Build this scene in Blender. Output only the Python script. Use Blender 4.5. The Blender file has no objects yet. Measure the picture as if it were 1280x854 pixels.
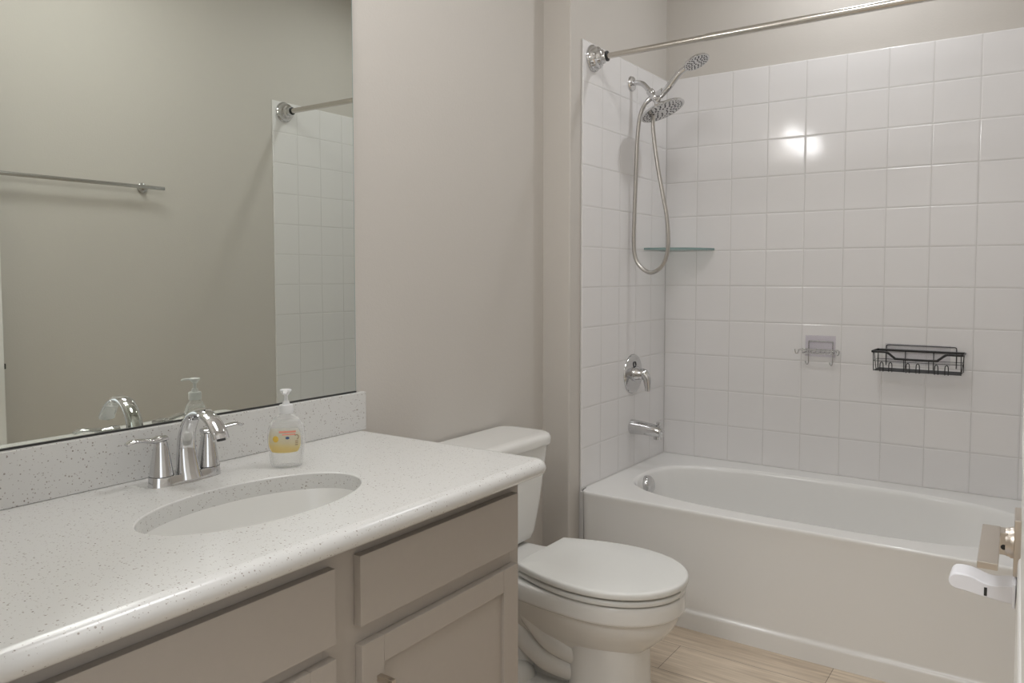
import bpy, bmesh, math, random
from mathutils import Vector, Matrix
random.seed(7)
PI = math.pi
SC = bpy.context.scene
COL = SC.collection

# ---------------------------------------------------------------- camera
cam_d = bpy.data.cameras.new('camera'); cam = bpy.data.objects.new('camera', cam_d); COL.objects.link(cam)
cam.location = (1.4492, -3.3239, 1.2211)
cam.rotation_euler = (math.radians(90 - 3.0728), 0, math.radians(34.5936))
cam_d.sensor_width = 36; cam_d.lens = 981.37 / 1280 * 36; cam_d.shift_y = -0.02255
cam_d.clip_start = .02; cam_d.clip_end = 30
SC.camera = cam
# ---------------------------------------------------------------- world, lights, exposure
w = bpy.data.worlds.new('world'); SC.world = w; w.use_nodes = True
w.node_tree.nodes['Background'].inputs[0].default_value = (.9, .95, 1, 1)
w.node_tree.nodes['Background'].inputs[1].default_value = .3
SC.view_settings.view_transform = 'Standard'
SC.view_settings.look = 'None'
SC.view_settings.exposure = 0.06
SC.view_settings.gamma = 1.0
SC.view_settings.use_curve_mapping = False

def area(name, loc, rot, size, power, color, size_y=None, shape='DISK', spread=180):
    d = bpy.data.lights.new(name, 'AREA'); o = bpy.data.objects.new(name, d); COL.objects.link(o)
    o.location = loc; o.rotation_euler = rot; d.shape = shape; d.size = size
    if size_y: d.size_y = size_y
    d.energy = power; d.color = color; d.spread = math.radians(spread)
    return o
CEIL = 2.74
TUB_LIGHT = (.80, -.36)
FILL_PANEL = (.78, -1.80)
VAN = dict(y0=-2.38, z=2.13, power=18.5, color=(.985, .98, .985, 1))
area('tub_light', (TUB_LIGHT[0], TUB_LIGHT[1], CEIL - .012), (0, 0, 0), .13, 4.6, (.96, .985, 1.02))
area('hall_fill', (.9, -4.2, CEIL - .03), (0, 0, 0), 1.0, 32, (.97, .985, 1.01))  # added unseen fill from the hall ceiling, brightens floor and apron
area('added_panel_fill', (FILL_PANEL[0], FILL_PANEL[1], CEIL - .05), (0, 0, 0), .52, 7.2, (.965, .985, 1.02))  # added wide soft fill over the floor, evens out the room
area('hall_side_fill', (2.6, -4.2, 1.5), (PI / 2, 0, PI / 2), 1.4, 10, (.94, .98, 1.03), 1.8, 'RECTANGLE')  # added sideways fill in the hall, no window behind it

# ---------------------------------------------------------------- materials
def mat(name):
    m = bpy.data.materials.new(name); m.use_nodes = True
    nt = m.node_tree; return m, nt, nt.nodes['Principled BSDF']
def N(nt, t, **kw):
    n = nt.nodes.new(t)
    for k, v in kw.items(): setattr(n, k, v)
    return n
def srgb(r, g, b):
    f = lambda c: (c / 255 / 12.92) if c / 255 <= .04045 else ((c / 255 + .055) / 1.055) ** 2.4
    return (f(r), f(g), f(b), 1)
def simple(name, col, rough=.4, metal=0, bump=0, bscale=80, spec=.5, coat=0, var=0):
    m, nt, p = mat(name)
    p.inputs['Base Color'].default_value = col
    p.inputs['Roughness'].default_value = rough
    p.inputs['Metallic'].default_value = metal
    p.inputs['Specular IOR Level'].default_value = spec
    p.inputs['Coat Weight'].default_value = coat
    tc = N(nt, 'ShaderNodeTexCoord')
    nz = N(nt, 'ShaderNodeTexNoise'); nz.inputs['Scale'].default_value = bscale; nz.inputs['Detail'].default_value = 3
    nt.links.new(tc.outputs['Object'], nz.inputs['Vector'])
    if bump:
        b = N(nt, 'ShaderNodeBump'); b.inputs['Strength'].default_value = bump; b.inputs['Distance'].default_value = .002
        nt.links.new(nz.outputs['Fac'], b.inputs['Height']); nt.links.new(b.outputs['Normal'], p.inputs['Normal'])
    if var:
        mx = N(nt, 'ShaderNodeMix', data_type='RGBA'); mx.inputs[6].default_value = tuple(c * (1 - var) for c in col[:3]) + (1,)
        mx.inputs[7].default_value = tuple(min(1, c * (1 + var)) for c in col[:3]) + (1,)
        nt.links.new(nz.outputs['Fac'], mx.inputs[0]); nt.links.new(mx.outputs[2], p.inputs['Base Color'])
    return m
M = {}
M['paint'] = simple('greige_paint', srgb(203, 198, 191), .62, bump=.16, bscale=150, spec=.35)
M['ceiling'] = simple('ceiling_paint', srgb(232, 230, 226), .8, bump=.2, bscale=120, spec=.3)
M['trim'] = simple('white_trim', srgb(232, 231, 228), .35, bump=.03)
M['porcelain'] = simple('porcelain', srgb(228, 227, 223), .10, spec=.5, bump=.01, bscale=6)
M['seat'] = simple('seat_plastic', srgb(226, 226, 222), .26, bump=.01, bscale=10)
M['tub'] = simple('tub_enamel', srgb(234, 233, 230), .13, bump=.01, bscale=5)
M['chrome'] = simple('chrome', (.66, .66, .665, 1), .06, 1, bump=.01, bscale=20)
M['chrome_soft'] = simple('chrome_soft', (.56, .56, .55, 1), .16, 1, bump=.02, bscale=40)
M['nickel'] = simple('brushed_nickel', (.60, .545, .48, 1), .33, 1, bump=.03, bscale=300)
M['hose'] = simple('hose_steel', (.50, .48, .45, 1), .28, 1, bump=.02, bscale=200)
M['dark_channel'] = simple('dark_channel', (.06, .06, .06, 1), .35, .6, bump=.02)
M['steel_rod'] = simple('brushed_steel', (.66, .63, .585, 1), .22, 1, bump=.02, bscale=200)
M['cabinet'] = simple('taupe_cabinet_paint', srgb(176, 168, 159), .42, bump=.05, bscale=60, var=.02)
M['cab_in'] = simple('cabinet_gap', srgb(120, 112, 103), .6, bump=.05)
M['black'] = simple('black_wire', (.012, .012, .012, 1), .35, bump=.02)
M['nozzle'] = simple('dark_nozzle', (.03, .03, .032, 1), .45, bump=.02)
M['white_plastic'] = simple('white_plastic', srgb(232, 232, 236), .35, bump=.01)
M['slot'] = simple('dark_slot', (.02, .02, .02, 1), .6, bump=.02)
M['caulk'] = simple('caulk', srgb(205, 203, 200), .5, bump=.03)

def mirror_mat():
    m, nt, p = mat('mirror_silver')
    p.inputs['Base Color'].default_value = (.77, .80, .745, 1); p.inputs['Metallic'].default_value = 1
    p.inputs['Roughness'].default_value = .0
    return m
M['mirror'] = mirror_mat()

def glass_mat(name, col, rough=.02, ior=1.45, alpha=None):
    m, nt, p = mat(name)
    p.inputs['Base Color'].default_value = col; p.inputs['Roughness'].default_value = rough
    p.inputs['Transmission Weight'].default_value = 1; p.inputs['IOR'].default_value = ior
    return m
M['shelf_edge'] = simple('green_glass_edge', srgb(136, 160, 158), .2, spec=.6, bump=.02)

def clear_plastic(name, tint, amount, rough=.08):
    m, nt, p = mat(name)
    out = nt.nodes['Material Output']
    tr = N(nt, 'ShaderNodeBsdfTransparent'); tr.inputs[0].default_value = tint
    p.inputs['Base Color'].default_value = (.86, .86, .86, 1); p.inputs['Roughness'].default_value = rough
    lw = N(nt, 'ShaderNodeLayerWeight'); lw.inputs['Blend'].default_value = .35
    mr = N(nt, 'ShaderNodeMapRange'); mr.inputs[3].default_value = amount; mr.inputs[4].default_value = min(1, amount + .45)
    nt.links.new(lw.outputs['Facing'], mr.inputs[0])
    mx = N(nt, 'ShaderNodeMixShader')
    nt.links.new(mr.outputs[0], mx.inputs[0]); nt.links.new(tr.outputs[0], mx.inputs[1]); nt.links.new(p.outputs[0], mx.inputs[2])
    nt.links.new(mx.outputs[0], out.inputs[0])
    return m
M['bottle'] = clear_plastic('clear_bottle_plastic', (.992, .992, .99, 1), .10)
M['pump'] = clear_plastic('translucent_pump', (.97, .97, .97, 1), .72, .3)
M['shelf_glass'] = clear_plastic('shelf_glass', (.95, .98, .97, 1), .08, .05)
M['adhesive'] = clear_plastic('adhesive_film', (.975, .965, .99, 1), .05, .2)
M['adhesive_clear'] = clear_plastic('adhesive_film_clear', (.97, .97, .98, 1), .05, .25)

def emit(name, col, s):
    m, nt, p = mat(name)
    p.inputs['Emission Color'].default_value = col; p.inputs['Emission Strength'].default_value = s
    p.inputs['Base Color'].default_value = (.9, .9, .9, 1)
    return m
M['lamp_glass'] = emit('lit_frosted_glass', VAN['color'], VAN['power'])
M['can_lens'] = emit('downlight_lens', (1, .96, .91, 1), 4)

def math_node(nt, op, a=None, b=None, c=None):
    n = N(nt, 'ShaderNodeMath', operation=op)
    for i, v in enumerate((a, b, c)):
        if v is None: continue
        if isinstance(v, (int, float)): n.inputs[i].default_value = v
        else: nt.links.new(v, n.inputs[i])
    return n.outputs[0]

TS = .1524
def tile_mat(name, axis, off_h, off_v, seed):
    """6 in. glazed wall tile: axis = which object axis runs horizontally."""
    m, nt, p = mat(name)
    tc = N(nt, 'ShaderNodeTexCoord'); sp = N(nt, 'ShaderNodeSeparateXYZ'); nt.links.new(tc.outputs['Object'], sp.inputs[0])
    h = math_node(nt, 'DIVIDE', math_node(nt, 'SUBTRACT', sp.outputs[axis], off_h), TS)
    v = math_node(nt, 'DIVIDE', math_node(nt, 'SUBTRACT', sp.outputs[2], off_v), TS)
    def dist(x):
        fr = math_node(nt, 'FRACT', x)
        return math_node(nt, 'MINIMUM', fr, math_node(nt, 'SUBTRACT', 1, fr))
    d = math_node(nt, 'MINIMUM', dist(h), dist(v))
    gr = N(nt, 'ShaderNodeMapRange'); gr.inputs[1].default_value = .005; gr.inputs[2].default_value = .011
    nt.links.new(d, gr.inputs[0])
    ed = N(nt, 'ShaderNodeMapRange', interpolation_type='SMOOTHSTEP'); ed.inputs[1].default_value = .004; ed.inputs[2].default_value = .035
    nt.links.new(d, ed.inputs[0])
    cell = N(nt, 'ShaderNodeCombineXYZ')
    nt.links.new(math_node(nt, 'FLOOR', h), cell.inputs[0]); nt.links.new(math_node(nt, 'FLOOR', v), cell.inputs[1]); cell.inputs[2].default_value = seed
    wn = N(nt, 'ShaderNodeTexWhiteNoise'); nt.links.new(cell.outputs[0], wn.inputs[0])
    mx = N(nt, 'ShaderNodeMix', data_type='RGBA')
    mx.inputs[6].default_value = srgb(210, 208, 205); mx.inputs[7].default_value = srgb(231, 229, 228)
    nt.links.new(gr.outputs[0], mx.inputs[0]); nt.links.new(mx.outputs[2], p.inputs['Base Color'])
    rg = N(nt, 'ShaderNodeMapRange'); rg.inputs[3].default_value = .7; rg.inputs[4].default_value = .09
    nt.links.new(gr.outputs[0], rg.inputs[0]); nt.links.new(rg.outputs[0], p.inputs['Roughness'])
    nz = N(nt, 'ShaderNodeTexNoise'); nz.inputs['Scale'].default_value = 9; nt.links.new(tc.outputs['Object'], nz.inputs['Vector'])
    hgt = math_node(nt, 'ADD', math_node(nt, 'MULTIPLY', ed.outputs[0], .7), math_node(nt, 'MULTIPLY', nz.outputs['Fac'], .3))
    # each tile sits a little out of plane
    fh = math_node(nt, 'SUBTRACT', math_node(nt, 'FRACT', h), .5); fv = math_node(nt, 'SUBTRACT', math_node(nt, 'FRACT', v), .5)
    sc = N(nt, 'ShaderNodeSeparateColor'); nt.links.new(wn.outputs['Color'], sc.inputs[0])
    tilt = math_node(nt, 'ADD', math_node(nt, 'MULTIPLY', fh, math_node(nt, 'SUBTRACT', sc.outputs[0], .5)),
                     math_node(nt, 'MULTIPLY', fv, math_node(nt, 'SUBTRACT', sc.outputs[1], .5)))
    hgt = math_node(nt, 'ADD', hgt, math_node(nt, 'MULTIPLY', tilt, 1.0))
    b = N(nt, 'ShaderNodeBump'); b.inputs['Strength'].default_value = 1; b.inputs['Distance'].default_value = .0011
    nt.links.new(hgt, b.inputs['Height']); nt.links.new(b.outputs['Normal'], p.inputs['Normal'])
    return m
M['tile_back'] = tile_mat('tile_back', 0, -.007, .4175 - .0005, 1)
M['tile_side'] = tile_mat('tile_side', 1, 0.0, .4175 - .0005, 2)

def floor_mat():
    m, nt, p = mat('wood_look_plank')
    tc = N(nt, 'ShaderNodeTexCoord')
    br = N(nt, 'ShaderNodeTexBrick'); br.offset = .37; br.squash = 1
    br.inputs['Scale'].default_value = 1; br.inputs['Brick Width'].default_value = 1.22; br.inputs['Row Height'].default_value = .18
    br.inputs['Mortar Size'].default_value = .0012; br.inputs['Mortar Smooth'].default_value = .3
    br.inputs['Color1'].default_value = srgb(226, 211, 191); br.inputs['Color2'].default_value = srgb(214, 198, 178); br.inputs['Mortar'].default_value = srgb(140, 124, 107)
    mp = N(nt, 'ShaderNodeMapping'); mp.inputs['Location'].default_value = (.3, .02, 0)
    nt.links.new(tc.outputs['Object'], mp.inputs[0]); nt.links.new(mp.outputs[0], br.inputs['Vector'])
    m2 = N(nt, 'ShaderNodeMapping'); m2.inputs['Scale'].default_value = (2.2, 34, 1); nt.links.new(tc.outputs['Object'], m2.inputs[0])
    nz = N(nt, 'ShaderNodeTexNoise'); nz.inputs['Scale'].default_value = 2; nz.inputs['Detail'].default_value = 6; nz.inputs['Distortion'].default_value = .6
    nt.links.new(m2.outputs[0], nz.inputs['Vector'])
    cr = N(nt, 'ShaderNodeValToRGB'); cr.color_ramp.elements[0].position = .3; cr.color_ramp.elements[0].color = (.74, .71, .68, 1)
    cr.color_ramp.elements[1].position = .68; cr.color_ramp.elements[1].color = (1.06, 1.06, 1.06, 1)
    nt.links.new(nz.outputs['Fac'], cr.inputs[0])
    mx = N(nt, 'ShaderNodeMix', data_type='RGBA', blend_type='MULTIPLY'); mx.inputs[0].default_value = 1
    nt.links.new(br.outputs['Color'], mx.inputs[6]); nt.links.new(cr.outputs[0], mx.inputs[7])
    nt.links.new(mx.outputs[2], p.inputs['Base Color']); p.inputs['Roughness'].default_value = .42
    b = N(nt, 'ShaderNodeBump'); b.inputs['Strength'].default_value = .2; b.inputs['Distance'].default_value = .001
    nt.links.new(nz.outputs['Fac'], b.inputs['Height']); nt.links.new(b.outputs['Normal'], p.inputs['Normal'])
    return m
M['floor'] = floor_mat()

def quartz_mat():
    m, nt, p = mat('speckled_white_quartz')
    tc = N(nt, 'ShaderNodeTexCoord')
    base = srgb(214, 213, 210)
    cur = None
    for scale, thr, col, sd in ((150, .10, srgb(164, 157, 150), 0), (260, .115, srgb(184, 179, 173), 5.3), (90, .05, srgb(128, 118, 111), 11.7), (200, .085, srgb(172, 164, 158), 21.1)):
        mp = N(nt, 'ShaderNodeMapping'); mp.inputs['Location'].default_value = (sd, sd * 1.7, sd * .6)
        nt.links.new(tc.outputs['Object'], mp.inputs[0])
        vo = N(nt, 'ShaderNodeTexVoronoi'); vo.inputs['Scale'].default_value = scale; vo.inputs['Randomness'].default_value = 1
        nt.links.new(mp.outputs[0], vo.inputs['Vector'])
        sc = N(nt, 'ShaderNodeSeparateColor'); nt.links.new(vo.outputs['Color'], sc.inputs[0])
        # only some cells carry a chip, of varied size
        sz = math_node(nt, 'MULTIPLY', math_node(nt, 'GREATER_THAN', sc.outputs[0], .67), math_node(nt, 'MULTIPLY_ADD', sc.outputs[1], thr * 2, thr * .8))
        mr = N(nt, 'ShaderNodeMath', operation='LESS_THAN'); nt.links.new(vo.outputs['Distance'], mr.inputs[0]); nt.links.new(sz, mr.inputs[1])
        mx = N(nt, 'ShaderNodeMix', data_type='RGBA')
        if cur is None: mx.inputs[6].default_value = base
        else: nt.links.new(cur, mx.inputs[6])
        mx.inputs[7].default_value = col
        nt.links.new(mr.outputs[0], mx.inputs[0]); cur = mx.outputs[2]
    nt.links.new(cur, p.inputs['Base Color']); p.inputs['Roughness'].default_value = .2
    return m
M['quartz'] = quartz_mat()

def label_mat():
    """Soap label: white field, yellow lower band with a bloom, red line bands."""
    m, nt, p = mat('soap_label')
    tc = N(nt, 'ShaderNodeTexCoord'); sp = N(nt, 'ShaderNodeSeparateXYZ'); nt.links.new(tc.outputs['Object'], sp.inputs[0])
    nz = N(nt, 'ShaderNodeTexNoise'); nz.inputs['Scale'].default_value = 55; nt.links.new(tc.outputs['Object'], nz.inputs['Vector'])
    z = math_node(nt, 'ADD', sp.outputs[2], math_node(nt, 'MULTIPLY', math_node(nt, 'ABSOLUTE', sp.outputs[1]), -.18))
    z = math_node(nt, 'ADD', z, math_node(nt, 'MULTIPLY', nz.outputs['Fac'], .004))
    cr = N(nt, 'ShaderNodeValToRGB')
    mr = N(nt, 'ShaderNodeMapRange'); mr.inputs[1].default_value = .028; mr.inputs[2].default_value = .088
    nt.links.new(z, mr.inputs[0]); nt.links.new(mr.outputs[0], cr.inputs[0])
    e = cr.color_ramp.elements
    e[0].position = 0; e[0].color = srgb(250, 232, 165); e[1].position = 1; e[1].color = srgb(246, 245, 240)
    a = e.new(.28); a.color = srgb(250, 236, 185); a = e.new(.45); a.color = srgb(248, 240, 215)
    nt.links.new(cr.outputs[0], p.inputs['Base Color']); p.inputs['Roughness'].default_value = .35
    tl = N(nt, 'ShaderNodeBsdfTranslucent'); nt.links.new(cr.outputs[0], tl.inputs[0])
    ms = N(nt, 'ShaderNodeMixShader'); ms.inputs[0].default_value = .45
    nt.links.new(p.outputs[0], ms.inputs[1]); nt.links.new(tl.outputs[0], ms.inputs[2]); nt.links.new(ms.outputs[0], nt.nodes['Material Output'].inputs[0])
    return m
M['label'] = label_mat()
M['label_red'] = simple('label_red_print', srgb(232, 150, 128), .4, bump=.01)
M['label_blue'] = simple('label_blue_print', srgb(52, 82, 130), .4, bump=.01)
M['label_white'] = simple('label_white_print', srgb(238, 238, 238), .4, bump=.01)
M['label_yellow'] = simple('label_yellow_print', srgb(226, 190, 80), .4, bump=.01, var=.15)
M['label_brown'] = simple('label_brown_print', srgb(150, 120, 80), .4, bump=.01)

# ---------------------------------------------------------------- mesh helpers
def empty_at(name, loc, label, cat, group=None):
    o = bpy.data.objects.new(name, None); COL.objects.link(o); o.location = loc; o.empty_display_size = .05
    o['label'] = label; o['category'] = cat
    if group: o['group'] = group
    return o
def world_loc(o):
    v = Vector((0, 0, 0))
    while o: v += o.location; o = o.parent
    return v
def obj(name, bm, material, parent=None, origin=None, smooth=True, angle=38, label=None):
    """Meshes are written in room coordinates; the origin moves to the parent's base."""
    base = Vector(origin) if origin else (world_loc(parent) if parent else Vector((0, 0, 0)))
    if base.length: bmesh.ops.translate(bm, verts=bm.verts, vec=-base)
    bmesh.ops.recalc_face_normals(bm, faces=bm.faces)
    me = bpy.data.meshes.new(name)
    lim = math.radians(angle)
    for f in bm.faces: f.smooth = smooth
    if smooth:
        for e in bm.edges:
            if len(e.link_faces) == 2 and e.calc_face_angle(0) > lim: e.smooth = False
    bm.to_mesh(me); bm.free()
    o = bpy.data.objects.new(name, me); COL.objects.link(o)
    for mm in (material if isinstance(material, (list, tuple)) else [material]): me.materials.append(mm)
    if smooth:
        wn = o.modifiers.new('weighted_normals', 'WEIGHTED_NORMAL'); wn.keep_sharp = True; wn.weight = 100
    if parent:
        o.parent = parent; o.location = base - world_loc(parent)
    else: o.location = base
    if label: o['label'] = label
    return o
def struct(name, bm, material, parent=None, **kw):
    o = obj(name, bm, material, parent, **kw)
    if not parent: o['kind'] = 'structure'
    return o
def thing(o, label, cat, group=None):
    o['label'] = label; o['category'] = cat
    if group: o['group'] = group
    return o
def add_box(bm, x0, x1, y0, y1, z0, z1, bev=0, seg=2):
    r = bmesh.ops.create_cube(bm, size=1)
    vs = r['verts']
    for v in vs:
        v.co = Vector(((x0 + x1) / 2 + v.co.x * (x1 - x0), (y0 + y1) / 2 + v.co.y * (y1 - y0), (z0 + z1) / 2 + v.co.z * (z1 - z0)))
    if bev:
        es = list({e for v in vs for e in v.link_edges})
        bmesh.ops.bevel(bm, geom=es, offset=bev, segments=seg, profile=.5, affect='EDGES', clamp_overlap=True)
    return bm
def box(*a, **k): return add_box(bmesh.new(), *a, **k)
def add_loft(bm, rings, cap0=True, cap1=True, closed=True):
    vr = [[bm.verts.new(p) for p in r] for r in rings]
    n = len(rings[0])
    for a, b in zip(vr, vr[1:]):
        for i in range(n if closed else n - 1):
            j = (i + 1) % n
            try: bm.faces.new((a[i], a[j], b[j], b[i]))
            except ValueError: pass
    if cap0: bm.faces.new(vr[0][::-1])
    if cap1: bm.faces.new(vr[-1])
    return vr
def add_lathe(bm, prof, mtx=None, seg=40, cap0=True, cap1=True):
    """prof: (r, z) along local z."""
    rings = []
    for r, z in prof:
        ring = [Vector((max(r, 1e-5) * math.cos(2 * PI * k / seg), max(r, 1e-5) * math.sin(2 * PI * k / seg), z)) for k in range(seg)]
        if mtx: ring = [mtx @ p for p in ring]
        rings.append(ring)
    return add_loft(bm, rings, cap0, cap1)
def frame_to(origin, zdir, up=(0, 0, 1)):
    z = Vector(zdir).normalized(); u = Vector(up)
    if abs(z.dot(u)) > .99: u = Vector((0, 1, 0))
    x = u.cross(z).normalized(); y = z.cross(x)
    m = Matrix((x, y, z)).transposed().to_4x4(); m.translation = Vector(origin); return m
def smooth_path(pts, sub=8):
    P = [Vector(p) for p in pts]; out = []
    for i in range(len(P) - 1):
        p0 = P[i - 1] if i else P[0] * 2 - P[1]; p1, p2 = P[i], P[i + 1]
        p3 = P[i + 2] if i + 2 < len(P) else P[-1] * 2 - P[-2]
        for k in range(sub):
            t = k / sub
            out.append(.5 * ((2 * p1) + (p2 - p0) * t + (2 * p0 - 5 * p1 + 4 * p2 - p3) * t * t + (3 * p1 - p0 - 3 * p2 + p3) * t ** 3))
    out.append(P[-1]); return out
def interp(vals, n):
    out = []
    for i in range(n):
        t = i / (n - 1) * (len(vals) - 1); k = min(int(t), len(vals) - 2); f = t - k
        a, b = vals[k], vals[k + 1]
        out.append(tuple(x + (y - x) * f for x, y in zip(a, b)) if isinstance(a, tuple) else a + (b - a) * f)
    return out
def add_sweep(bm, pts, rad, seg=12, up=None, cap=True, closed=False, power=2):
    """Sweep an (elliptic) section along pts. rad: number, (a, b) or a list; a lies along `up`xT, b along the second normal."""
    P = [Vector(p) for p in pts]; n = len(P)
    if not isinstance(rad, list): rad = [rad] * n
    elif len(rad) != n: rad = interp(rad, n)
    rings = []; prev = None
    for i in range(n):
        if closed: T = (P[(i + 1) % n] - P[i - 1]).normalized()
        else: T = (P[min(i + 1, n - 1)] - P[max(i - 1, 0)]).normalized()
        if prev is None:
            u = Vector(up) if up else (Vector((0, 0, 1)) if abs(T.z) < .9 else Vector((1, 0, 0)))
        else: u = Vector(up) if up and abs(T.dot(Vector(up).normalized())) < .95 else prev
        X = (u - T * u.dot(T)).normalized(); Y = T.cross(X); prev = X
        a, b = rad[i] if isinstance(rad[i], tuple) else (rad[i], rad[i])
        def se(c): return math.copysign(abs(c) ** (2 / power), c)
        rings.append([P[i] + X * (b * se(math.cos(2 * PI * k / seg))) + Y * (a * se(math.sin(2 * PI * k / seg))) for k in range(seg)])
    if closed: rings.append(rings[0]); 
    add_loft(bm, rings, cap and not closed, cap and not closed)
    if closed: bmesh.ops.remove_doubles(bm, verts=bm.verts, dist=1e-6)
    return bm
def rrect(x0, x1, y0, y1, r, z, n=8):
    out = []
    for cx, cy, a0 in ((x1 - r, y1 - r, 0), (x0 + r, y1 - r, PI / 2), (x0 + r, y0 + r, PI), (x1 - r, y0 + r, 1.5 * PI)):
        for k in range(n + 1):
            a = a0 + PI / 2 * k / n; out.append(Vector((cx + r * math.cos(a), cy + r * math.sin(a), z)))
    return out
def wire(bm, pts, r=.0015, seg=8, closed=False):
    return add_sweep(bm, pts, r, seg, closed=closed)

# ---------------------------------------------------------------- the room shell
XW = -.124        # painted wall behind vanity and toilet
JOG = -.838       # where the plumbing wall of the tub steps out
W = 1.52          # wall across
YF = -2.99        # wall with the doorway
HB = -4.9         # end of the hall
struct('floor', box(-.5, 3.2, HB - .1, .1, -.1, 0), M['floor'], smooth=False)
struct('ceiling', box(-.5, 3.2, HB - .1, .1, CEIL, CEIL + .1), M['ceiling'], smooth=False)
struct('wall_left', box(XW - .1, XW, YF - .12, JOG + .02, 0, CEIL), M['paint'], smooth=False)
bm = bmesh.new(); add_box(bm, XW - .1, -.009, JOG, .1, 0, CEIL, bev=.006, seg=3)
wp = struct('wall_plumbing', bm, M['paint'])
wb = struct('wall_back', box(-.02, W + .1, .009, .1, 0, CEIL), M['paint'], smooth=False)
wr = struct('wall_right', box(W + .006, W + .12, YF - .12, .05, 0, CEIL), M['paint'], smooth=False)
bm = box(XW - .1, .50, YF - .11, YF, 0, CEIL); add_box(bm, .50, 1.505, YF - .11, YF, 2.06, CEIL); add_box(bm, 1.505, W + .1, YF - .11, YF, 0, CEIL)
struct('wall_front', bm, M['paint'], smooth=False)
struct('wall_hall', box(-.5, 3.2, HB - .1, HB, 0, CEIL), M['paint'], smooth=False)
bm = box(-.5, -.4, HB, YF - .11, 0, CEIL)
struct('wall_hall_side', bm, M['paint'], smooth=False)
# door frame of the doorway
bm = box(.50, .52, YF - .12, YF + .012, 0, 2.06); add_box(bm, 1.49, 1.505, YF - .12, YF + .012, 0, 2.06); add_box(bm, .50, 1.505, YF - .12, YF + .012, 2.04, 2.06)
add_box(bm, .445, .505, YF, YF + .014, 0, 2.11, bev=.003)
add_box(bm, .445, 1.505, YF, YF + .014, 2.05, 2.11, bev=.003)
struct('trim_1', bm, M['trim'])
# tile cladding of the tub alcove: three runs, bullnose edge at the room side
TT = 2.0935
obj('tile_surround', box(0, W, 0.0, .0095, .40, TT, bev=.003), M['tile_back'], wb)
def side_tile(x0, x1, par):
    bm = bmesh.new(); add_box(bm, x0, x1, -.762, 0.002, .0, TT, bev=.005, seg=3)
    return obj('tile_surround', bm, M['tile_side'], par)
side_tile(-.010, 0, wp); side_tile(W, W + .010, wr)
struct('trim_2', box(-.0005, .0025, -.0025, .0005, .41, TT, bev=.001), M['caulk'])
bm = box(.0, W, -.003, .001, .412, .4195, bev=.001); add_box(bm, -.001, .003, -.76, 0, .412, .4195, bev=.001)
add_box(bm, -.0005, .0125, -.768, -.715, 0, .4095, bev=.003)
struct('trim_3', bm, M['caulk'])
# baseboards
def baseboard(name, x0, x1, y0, y1):
    struct(name, box(x0, x1, y0, y1, 0, .09, bev=.004), M['trim'])
baseboard('baseboard_left', XW, XW + .012, -1.80, JOG)
baseboard('baseboard_alcove', XW, -.01, JOG - .012, JOG)
baseboard('baseboard_right', W - .006, W + .006, YF, -.80)

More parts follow.
